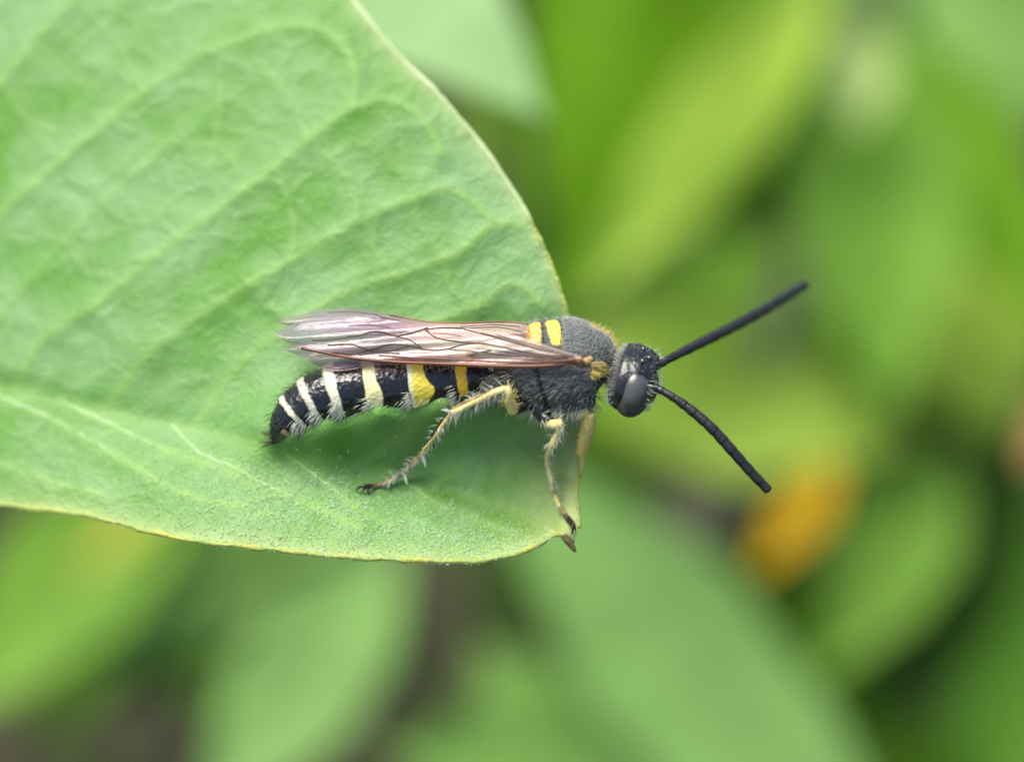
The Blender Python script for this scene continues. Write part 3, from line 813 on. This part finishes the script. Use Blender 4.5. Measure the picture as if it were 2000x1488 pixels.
# --- wings
def wing_material():
    m, nt, out = new_mat('wing_membrane')
    tc = N(nt, 'ShaderNodeTexCoord')
    at = N(nt, 'ShaderNodeAttribute'); at.attribute_name = 'along'
    ac = N(nt, 'ShaderNodeAttribute'); ac.attribute_name = 'costal'
    mp = N(nt, 'ShaderNodeMapping'); mp.inputs['Scale'].default_value = (6, 26, 26)
    nt.links.new(tc.outputs['Object'], mp.inputs['Vector'])
    nz = N(nt, 'ShaderNodeTexNoise'); nz.inputs['Scale'].default_value = 1.0; nz.inputs['Detail'].default_value = 5
    nt.links.new(mp.outputs[0], nz.inputs['Vector'])
    rp = N(nt, 'ShaderNodeValToRGB'); cr = rp.color_ramp
    cr.elements[0].position = 0.0; cr.elements[0].color = (.66, .54, .46, 1)  # pale root colour includes the wing's white sky reflection
    cr.elements[1].position = 1.0; cr.elements[1].color = (.34, .31, .38, 1)
    e = cr.elements.new(.45); e.color = (.50, .33, .29, 1)
    e = cr.elements.new(.65); e.color = (.19, .10, .18, 1)
    nt.links.new(at.outputs['Fac'], rp.inputs['Fac'])
    mc = N(nt, 'ShaderNodeMix'); mc.data_type = 'RGBA'; mc.inputs[7].default_value = (.36, .14, .05, 1)
    nt.links.new(ac.outputs['Fac'], mc.inputs[0]); nt.links.new(rp.outputs['Color'], mc.inputs[6])
    p = N(nt, 'ShaderNodeBsdfPrincipled')
    p.inputs['Roughness'].default_value = 0.3; p.inputs['Specular IOR Level'].default_value = 0.9
    p.inputs['Coat Weight'].default_value = 0.6; p.inputs['Coat Roughness'].default_value = 0.25
    nt.links.new(mc.outputs[2], p.inputs['Base Color'])
    bp = N(nt, 'ShaderNodeBump'); bp.inputs['Strength'].default_value = 0.5; bp.inputs['Distance'].default_value = 0.02
    nt.links.new(nz.outputs['Fac'], bp.inputs['Height']); nt.links.new(bp.outputs['Normal'], p.inputs['Normal']); nt.links.new(bp.outputs['Normal'], p.inputs['Coat Normal'])
    tr = N(nt, 'ShaderNodeBsdfTransparent'); tr.inputs['Color'].default_value = (.80, .68, .66, 1)
    mr = N(nt, 'ShaderNodeFloatCurve'); cv = mr.mapping.curves[0]
    cv.points[0].location = (0, .30); cv.points[1].location = (1, .30)
    for q_ in ((.14, .34), (.30, .54), (.60, .60), (.82, .46)): cv.points.new(*q_)
    mr.mapping.update()
    nt.links.new(at.outputs['Fac'], mr.inputs['Value'])
    mx = N(nt, 'ShaderNodeMixShader')
    nt.links.new(mr.outputs[0], mx.inputs[0]); nt.links.new(tr.outputs[0], mx.inputs[1]); nt.links.new(p.outputs[0], mx.inputs[2])
    nt.links.new(mx.outputs[0], out.inputs['Surface'])
    return m
M_wing = wing_material()
M_wv = simple_mat('wing_vein', (.045, .022, .015), .4, .5, (.10, .045, .025), 12)
M_costa = simple_mat('wing_costa', (.20, .065, .022), .35, .5, (.10, .035, .02), 10)

def wing(name, low, up, dlow, dup, veins, lab, wav=.006, ph=0.0, fringe=0):
    """low / up: edges from root to tip; dlow / dup their depth rows (px x, depth)"""
    n, m = 150, 36
    Lo = catmull(low, n); Up = catmull(up, n)
    v = np.linspace(0, 1, m)
    PX = Lo[:, None, 0] * (1 - v) + Up[:, None, 0] * v; PY = Lo[:, None, 1] * (1 - v) + Up[:, None, 1] * v
    def dep(px, py, vv):
        a_ = np.interp(px, *zip(*dlow)); b_ = np.interp(px, *zip(*dup))
        bulge = -.022 * np.sin(np.pi * np.clip(vv, 0, 1))
        wv = wav * np.sin(py * .22 + ph + px * .018) * np.clip((1100 - px) / 150, 0, 1)
        return a_ * (1 - vv) + b_ * vv + bulge + wv
    D_ = dep(PX, PY, np.ones(n)[:, None] * v)
    o = mesh_obj(name, W(PX, PY, D_).reshape(-1, 3), grid_faces(n, m), M_wing)
    al = np.clip((1140 - PX) / 600, 0, 1)
    a = o.data.attributes.new('along', 'FLOAT', 'POINT'); a.data.foreach_set('value', al.ravel().astype(np.float32))
    co = np.exp(-np.abs(PY - Lo[:, None, 1]) / 7.0) * np.clip((PX - 620) / 120, 0, 1)
    a = o.data.attributes.new('costal', 'FLOAT', 'POINT'); a.data.foreach_set('value', co.ravel().astype(np.float32))
    wpart(o); o['label'] = lab
    bpy.context.view_layer.update()
    order = np.argsort(Lo[:, 0]); ordu = np.argsort(Up[:, 0])
    def on(px, py, lift):
        lo = np.interp(px, Lo[order, 0], Lo[order, 1]); u_ = np.interp(px, Up[ordu, 0], Up[ordu, 1])
        vv = np.clip((lo - py) / np.where(np.abs(lo - u_) < 2, 2, lo - u_), 0, 1)
        return W(px, py, dep(px, py, vv) - lift)
    for pts, r, mt in veins:
        Q = catmull(pts, 10 * len(pts))
        V, F = tube_geo(on(Q[:, 0], Q[:, 1], .002), np.linspace(r, r * .7, len(Q)) / 500.0 * .85, 6)
        child(mesh_obj('wing_vein', V, F, mt), o)
    return o
lowF = [(1140, 706), (1060, 714), (1000, 715), (900, 712), (850, 710), (758, 706), (688, 699), (634, 689), (589, 680), (556, 666), (537, 654)]
upF = [(1132, 694), (1090, 682), (1040, 664), (980, 650), (900, 640), (836, 634), (780, 627), (700, 620), (640, 620), (580, 630), (539, 646)]
wing('fore_wing', lowF, upF, [(537, -.02), (650, -.08), (860, -.13), (1000, -.185), (1080, -.22), (1140, -.225)], [(537, .04), (700, -.02), (900, -.07), (1040, -.165), (1090, -.205), (1140, -.22)],
     [(lowF[:-2], 4.6, M_costa),
      ([(1125, 702), (1060, 707), (1000, 707), (900, 703), (800, 698), (740, 694)], 2.0, M_costa),
      ([(1121, 696), (1060, 684), (1000, 668), (957, 656), (919, 646), (903, 641)], 1.9, M_wv),
      ([(1121, 697), (1050, 691), (980, 678), (933, 670), (903, 673), (871, 682), (823, 681), (801, 675), (750, 674), (723, 683)], 1.9, M_wv),
      ([(1110, 699), (1010, 695), (950, 689), (900, 684), (871, 682)], 1.5, M_wv),
      ([(831, 644), (849, 658), (890, 666), (933, 670)], 1.7, M_wv),
      ([(836, 640), (790, 653), (769, 655), (750, 649), (723, 648), (704, 654), (683, 657)], 1.8, M_wv),
      ([(769, 655), (804, 666), (825, 681)], 1.6, M_wv),
      ([(640, 674), (688, 673), (728, 685), (769, 682), (801, 675)], 1.7, M_wv),
      ([(903, 641), (860, 640), (831, 643)], 1.6, M_wv),
      ([(723, 683), (690, 690), (650, 688)], 1.5, M_wv),
      ([(683, 657), (650, 662), (610, 664)], 1.2, M_wv),
      ([(1090, 688), (1030, 670), (970, 654)], 1.3, M_wv),
      ([(960, 684), (935, 688), (915, 694)], 1.3, M_wv), ([(1105, 692), (1050, 680), (990, 662), (940, 650)], 1.1, M_wv), ([(1100, 698), (1040, 694), (970, 684), (930, 680)], 1.1, M_wv),
      ([(760, 640), (720, 634), (680, 636)], 1.0, M_wv), ([(1080, 703), (1000, 700), (920, 697)], 1.2, M_costa), ([(780, 690), (740, 689), (700, 693)], 1.2, M_wv), ([(900, 656), (870, 652), (845, 650)], 1.0, M_wv)],
     'near fore wing with reddish front edge and dark veins')
lowG = [(1032, 656), (1015, 664), (980, 672), (900, 668), (800, 660), (700, 652), (620, 645), (560, 636), (541, 628)]
upG = [(1030, 634), (1012, 630), (980, 629), (900, 631), (840, 629), (760, 615), (690, 604), (640, 604), (590, 612), (560, 620), (543, 626)]
wing('fore_wing', lowG, upG, [(541, .06), (700, .02), (900, -.04), (1030, -.15), (1110, -.19)], [(541, .10), (700, .08), (900, .03), (1030, -.08), (1110, -.13)],
     [(upG[:6], 2.4, M_costa), ([(742, 618), (796, 630), (836, 636), (898, 641), (980, 640), (1020, 648)], 1.5, M_wv), ([(1015, 638), (960, 634), (900, 638)], 1.3, M_wv),
      ([(740, 616), (690, 609), (640, 610)], 1.2, M_wv)],
     'far fore wing lying under the near one', ph=1.3)
lowH = [(1110, 712), (1000, 719), (900, 716), (780, 712), (742, 713), (700, 720), (655, 725), (630, 720), (600, 702), (572, 690), (556, 684)]
upH = [(1110, 700), (1000, 700), (900, 695), (780, 685), (742, 682), (700, 680), (655, 675), (630, 672), (600, 668), (572, 672), (554, 680)]
wing('hind_wing', lowH, upH, [(556, .0), (650, -.05), (860, -.10), (1110, -.16)], [(556, .04), (700, -.03), (900, -.07), (1110, -.15)],
     [([(1000, 716), (900, 713), (780, 709), (742, 710)], 1.4, M_wv), ([(700, 716), (660, 720), (636, 718)], 1.0, M_wv)],
     'near hind wing showing as a lilac sliver over the abdomen', ph=2.0)
# wing root knob and shoulder plate
for tx, tt_, tr in ((1128, .70, .016), (1150, .80, .015), (1146, .66, .010)):
    p, n_, _ = on_body(np.array([float(tx)]), np.array([tt_]))
    ellipsoid('wing_root_plate', p[0] + n_[0] * .004, (TAN[ih] * tr * 1.5, norm(np.cross(n_[0], TAN[ih])) * tr, n_[0] * tr * .8), simple_mat('root_plate', (.16, .07, .025), .4, .5, (.50, .36, .16), 60), body, 16, 10)
p, n_, _ = on_body(np.array([1140.]), np.array([.74]))
ellipsoid('tegula', p[0] + n_[0] * .008, (TAN[ih] * .022, norm(np.cross(n_[0], TAN[ih])) * .014, n_[0] * .008), simple_mat('tegula', (.20, .10, .035), .4, .5, (.40, .28, .12), 40), body, 20, 12)

# ================================================================== blurred plants behind
def bleaf(plant_o, base, tip, width, mat, roll=0.0, fold=.25, droop=.0, base_w=.15, power=.8):
    """ovate leaf from base (px,py,depth) to tip, width in px at its depth"""
    B = W(*base); T = W(*tip)
    a_ = T - B; L = np.linalg.norm(a_); ax = a_ / L
    n0 = norm(-FWD * .75 + np.array([0, 0, .65])); n0 = norm(n0 - (n0 @ ax) * ax)
    s0 = np.cross(ax, n0)
    s1 = s0 * math.cos(roll) + n0 * math.sin(roll); n1 = n0 * math.cos(roll) - s0 * math.sin(roll)
    dm = (base[2] + tip[2]) / 2
    wd = width / 500.0 * (DIST + dm) / DIST / 2
    nu, nv = 28, 15
    u = np.linspace(0, 1, nu); v = np.linspace(-1, 1, nv)
    prof = np.sin(np.pi * np.clip(u, 0, 1) ** power) ** 1.05; prof = np.maximum(prof, .02)
    prof = prof * (1 + .04 * np.sin(u * 23 + base[0]))
    P = (B + u[:, None, None] * a_ + (prof[:, None] * v[None] * wd)[..., None] * s1 * math.cos(fold)
         + (np.abs(v)[None] * prof[:, None] * wd * math.sin(fold) + .02 * L * np.sin(u * 9)[:, None] * v[None] ** 2 - droop * L * (4 * (u - .5) ** 2)[:, None]
            + .02 * wd * np.sin(u * 50)[:, None] * (1 - np.abs(v))[None])[..., None] * n1)
    o = mesh_obj('leaf', P.reshape(-1, 3), grid_faces(nu, nv), mat)
    child(o, plant_o)
    return B
def bplant(px, py, d, leaves, label, stem_col=None, group=None):
    foot = W(px, py, d); foot = np.array([foot[0], foot[1], GROUND_Z - .3])
    o = empty('leafy_plant', foot)
    tag(o, label, 'plant', group)
    bpy.context.view_layer.update()
    top = W(px, py, d)
    sm = stem_col or M_stem
    k = np.linspace(0, 1, 10)[:, None]
    S = foot * (1 - k) + top * k + np.array([.25, .15, 0]) * np.sin(k * 5)
    V, F = tube_geo(S, np.linspace(.16, .07, 10), 10)
    child(mesh_obj('stem', V, F, sm), o)
    for lf in leaves:
        B = bleaf(o, *lf[:4], **(lf[4] if len(lf) > 4 else {}))
        i = int(np.argmin(np.linalg.norm(S - B - np.array([0, 0, -.4]), axis=1)))
        mid = (S[i] + B) / 2 + np.array([0, 0, .15])
        V, F = tube_geo(catmull(np.array([S[i], mid, B]), 8), np.linspace(.06, .04, 8), 8)
        child(mesh_obj('petiole', V, F, sm), o)
    return o
G_mint = leaf_mat((.29, .48, .20)); G_mid = leaf_mat((.19, .38, .045)); G_sat = leaf_mat((.14, .31, .010)); G_lime = leaf_mat((.36, .53, .065)); G_mint2 = leaf_mat((.20, .38, .10))
G_pale = leaf_mat((.40, .52, .18)); G_gapshade = leaf_mat((.030, .075, .008)); G_blue = leaf_mat((.18, .35, .075)); G_deep = leaf_mat((.06, .16, .010)); G_deep2 = leaf_mat((.05, .13, .004)); G_mid2 = leaf_mat((.09, .23, .02))  # the darkest green holds the shade of gaps between leaves
G_yel = leaf_mat((.56, .31, .006), (.50, .31, .008)); G_ygr = leaf_mat((.40, .45, .06)); G_dry = leaf_mat((.30, .24, .20), (.22, .17, .13), .7, .1)
G_org = leaf_mat((.55, .28, .12))
M_wood = simple_mat('stem_brown', (.16, .12, .08), .7, .3, (.10, .08, .05), 2)
bplant(1080, -500, 6, [((560, -260, 4.6), (1068, 236, 3.8), 330, G_mint, dict(roll=-.1, fold=.12))], 'pale mint leaf with a blunt corner behind the top edge of the near leaf')
bplant(1700, -260, 9.5, [((1560, -160, 9), (1040, 640, 8.4), 420, G_sat, dict(roll=.2, fold=.30)),
                         ((1620, -60, 8), (1130, 600, 7.6), 210, G_lime, dict(roll=.35, fold=.1)),
                         ((1200, -260, 12), (1010, 520, 12), 420, G_sat, {}), ((1420, -200, 12), (1230, 330, 12), 260, G_mid, {}),
                         ((1580, 0, 8), (1430, 190, 8), 110, G_ygr, {})], 'plant with a long bright green and lime leaf slanting down beside the near leaf')  # small yellow-green leaf drawn for the highlight on the long leaf
bplant(1850, -350, 10, [((1690, 40, 9), (1740, 820, 8.5), 360, G_mid, dict(roll=-.1, fold=.2)), ((1690, 60, 8.4), (1670, 260, 8.2), 130, G_pale, {}),  # small pale leaf drawn as the highlight of the broad green one
                        ((1740, 60, 9.6), (2110, 700, 9), 230, G_sat, dict(roll=-.3, fold=.2)), ((1930, 250, 11), (1900, 1000, 10.5), 320, G_lime, dict(roll=-.2)),
                        ((1580, 60, 10), (1490, 300, 9.6), 150, G_deep, {}), ((1440, 260, 9.2), (1640, 450, 9), 190, G_gapshade, {})],  # darkest leaf put in as a shaded gap
       'plant with upright green leaves above the yellow leaf')
bplant(1600, -520, 15, [((1560, -160, 14), (2000, 220, 13), 330, G_blue, {}), ((2100, -150, 14), (1880, 360, 13.4), 300, G_blue, {}), ((1400, -250, 15), (1660, 150, 14.5), 260, G_mid, {})],
       'grey green plant farthest back above the upright green leaves')
bplant(1500, 300, 13, [((1640, 520, 11), (1100, 760, 10), 300, G_mid, {}), ((1120, 690, 9.6), (1800, 880, 9), 360, G_lime, dict(fold=.12)), ((1520, 380, 13), (1180, 640, 12.6), 240, G_deep, dict(roll=.3)),
                       ((1180, 780, 10.5), (1500, 920, 10), 220, G_pale, {}), ((1600, 610, 8.8), (1790, 800, 8.8), 150, G_deep, {}), ((1640, 840, 10.5), (2060, 960, 10.5), 190, G_gapshade, {}), ((1330, 470, 10.4), (1180, 620, 10.4), 150, G_deep2, {})],  # the dark leaves stand in for shaded gaps
       'plant with broad lime leaves behind the antennae')
bplant(1500, 1250, 11, [((1640, 905, 8.6), (1468, 1128, 8.5), 98, G_yel, dict(fold=.1))], 'withering plant with one orange yellow leaf', M_wood)
bplant(1850, 1000, 12, [((2010, 860, 9.8), (1640, 1560, 9.6), 170, G_gapshade, {}), ((1860, 890, 9.4), (1590, 1340, 9), 230, G_mid, dict(roll=.1)), ((2200, 820, 10), (1860, 1740, 9.5), 380, G_mid2, dict(roll=-.1)), ((2110, 770, 8.4), (2005, 920, 8.4), 90, G_org, {})],  # darkest leaf is the shaded channel between the others
       'plant with a drooping blue green leaf and a darker leaf beside it')
bplant(1000, 1000, 11, [((980, 900, 8.8), (1850, 1900, 7.8), 390, G_mint2, dict(roll=.05, fold=.2)), ((1080, 860, 10), (1960, 1660, 9.4), 340, G_deep2, dict(fold=.1)), ((1090, 780, 10.5), (1330, 1150, 10.5), 330, G_sat, {})],  # dark leaf behind is the long leaf's shadow half, as colour
       'plant with a long blue green leaf running down from the leaf tip')
bplant(700, 1900, 11, [((1380, 1560, 8.6), (740, 1460, 8.4), 330, G_blue, dict(roll=.2)), ((1250, 1700, 8.2), (930, 1250, 8.8), 330, G_blue, {})], 'low plant with a rounded blue green leaf')
bplant(820, 1000, 12, [((780, 1060, 9), (380, 1640, 8.4), 290, G_mint2, dict(roll=-.05)), ((680, 990, 9.6), (110, 1330, 9), 210, G_blue, dict(roll=.1)), ((700, 1060, 9.3), (170, 1400, 9.2), 130, G_gapshade, {})], 'plant with two narrow leaves drooping below the yellow rim')  # darkest leaf added for the band of shade between the two
bplant(400, 700, 12, [((380, 860, 9), (-150, 1440, 8.4), 300, G_mid, dict(roll=.15)), ((340, 940, 8.8), (40, 1140, 8.8), 150, G_ygr, {}), ((480, 960, 11), (60, 1450, 10.6), 200, G_deep2, {})], 'plant with a yellowing leaf behind the left end of the near leaf')
bplant(1380, 1100, 13, [((1370, 880, 9.6), (1360, 1080, 9.6), 190, G_dry, {})], 'plant with a dry grey brown leaf behind the lowered antenna', M_wood)

tw = np.array([W(1660, 290, 9.2), W(1590, 420, 9.1), W(1540, 560, 9.1), W(1500, 700, 9.4)])
tw = np.vstack([tw, [tw[-1][0] - .3, tw[-1][1], GROUND_Z - .2]])
V, F = tube_geo(catmull(tw, 24), np.linspace(.05, .13, 24), 10)
tag(mesh_obj('dry_twig', V, F, simple_mat('dry_twig', (.30, .25, .20), .8, .2, (.20, .16, .12), 3)), 'bare grey brown twig behind the tip of the raised antenna', 'twig')

# a thicket of small leaves close to the ground, farther back
kinds = [('dark green', G_gapshade), ('green', G_deep), ('dark green', G_gapshade), ('green', G_deep)]  # thicket greens darkened to act as shade in the gaps
spots = [(1750, 30, 26), (1950, 120, 24), (1350, 100, 24), (1800, 520, 20), (1500, 560, 19), (1250, 460, 19), (1900, 700, 18), (1650, 720, 17), (60, 1250, 15), (420, 1250, 16), (1050, 1120, 15), (1250, 1200, 14), (1850, 1200, 14), (1600, 1000, 16), (1120, 700, 18)]
for i, (x, y, d) in enumerate(spots):
    nm, mt = kinds[i % 4]
    lv = []
    for k in range(6):
        an = k * 1.05 + i; r = 190
        lv.append(((x + 20 * math.cos(an), y + 20 * math.sin(an), d), (x + r * math.cos(an), y + r * .8 * math.sin(an), d - 1 + .6 * math.sin(an * 3)), 110, mt if k % 3 else G_deep, dict(roll=.3 * math.sin(an * 2))))
    bplant(x, y, d, lv, 'small out of focus plant low in the background thicket', None, 'small plants in the background thicket')

# low ground cover between the plants
n_ = 2600
gp = np.stack([RNG.uniform(-26, 28, n_), RNG.uniform(-6, 44, n_), GROUND_Z + RNG.uniform(.3, 1.9, n_)], -1)
ga = RNG.uniform(0, 2 * np.pi, n_); gl = RNG.uniform(.5, 1.3, n_)[:, None]
ax_ = np.stack([np.cos(ga), np.sin(ga), RNG.uniform(-.3, .5, n_)], -1); sd_ = np.stack([-np.sin(ga), np.cos(ga), RNG.uniform(-.25, .25, n_)], -1)
zz = np.array([0, 0, 1.0])
GV = np.stack([gp, gp + ax_ * gl * .45 + sd_ * gl * .26 + zz * gl * .08, gp + ax_ * gl, gp + ax_ * gl * .45 - sd_ * gl * .26 + zz * gl * .08, gp + ax_ * gl * .5], 1).reshape(-1, 3)
gf = np.array([[0, 1, 4], [1, 2, 4], [2, 3, 4], [3, 0, 4]])
gc = mesh_obj('ground_cover', GV, (gf[None] + (np.arange(n_) * 5)[:, None, None]).reshape(-1, 3), leaf_mat((.045, .10, .012), (.09, .13, .03)))
tag(gc, 'low dark green ground cover on the soil under the plants', 'ground cover', kind='stuff')
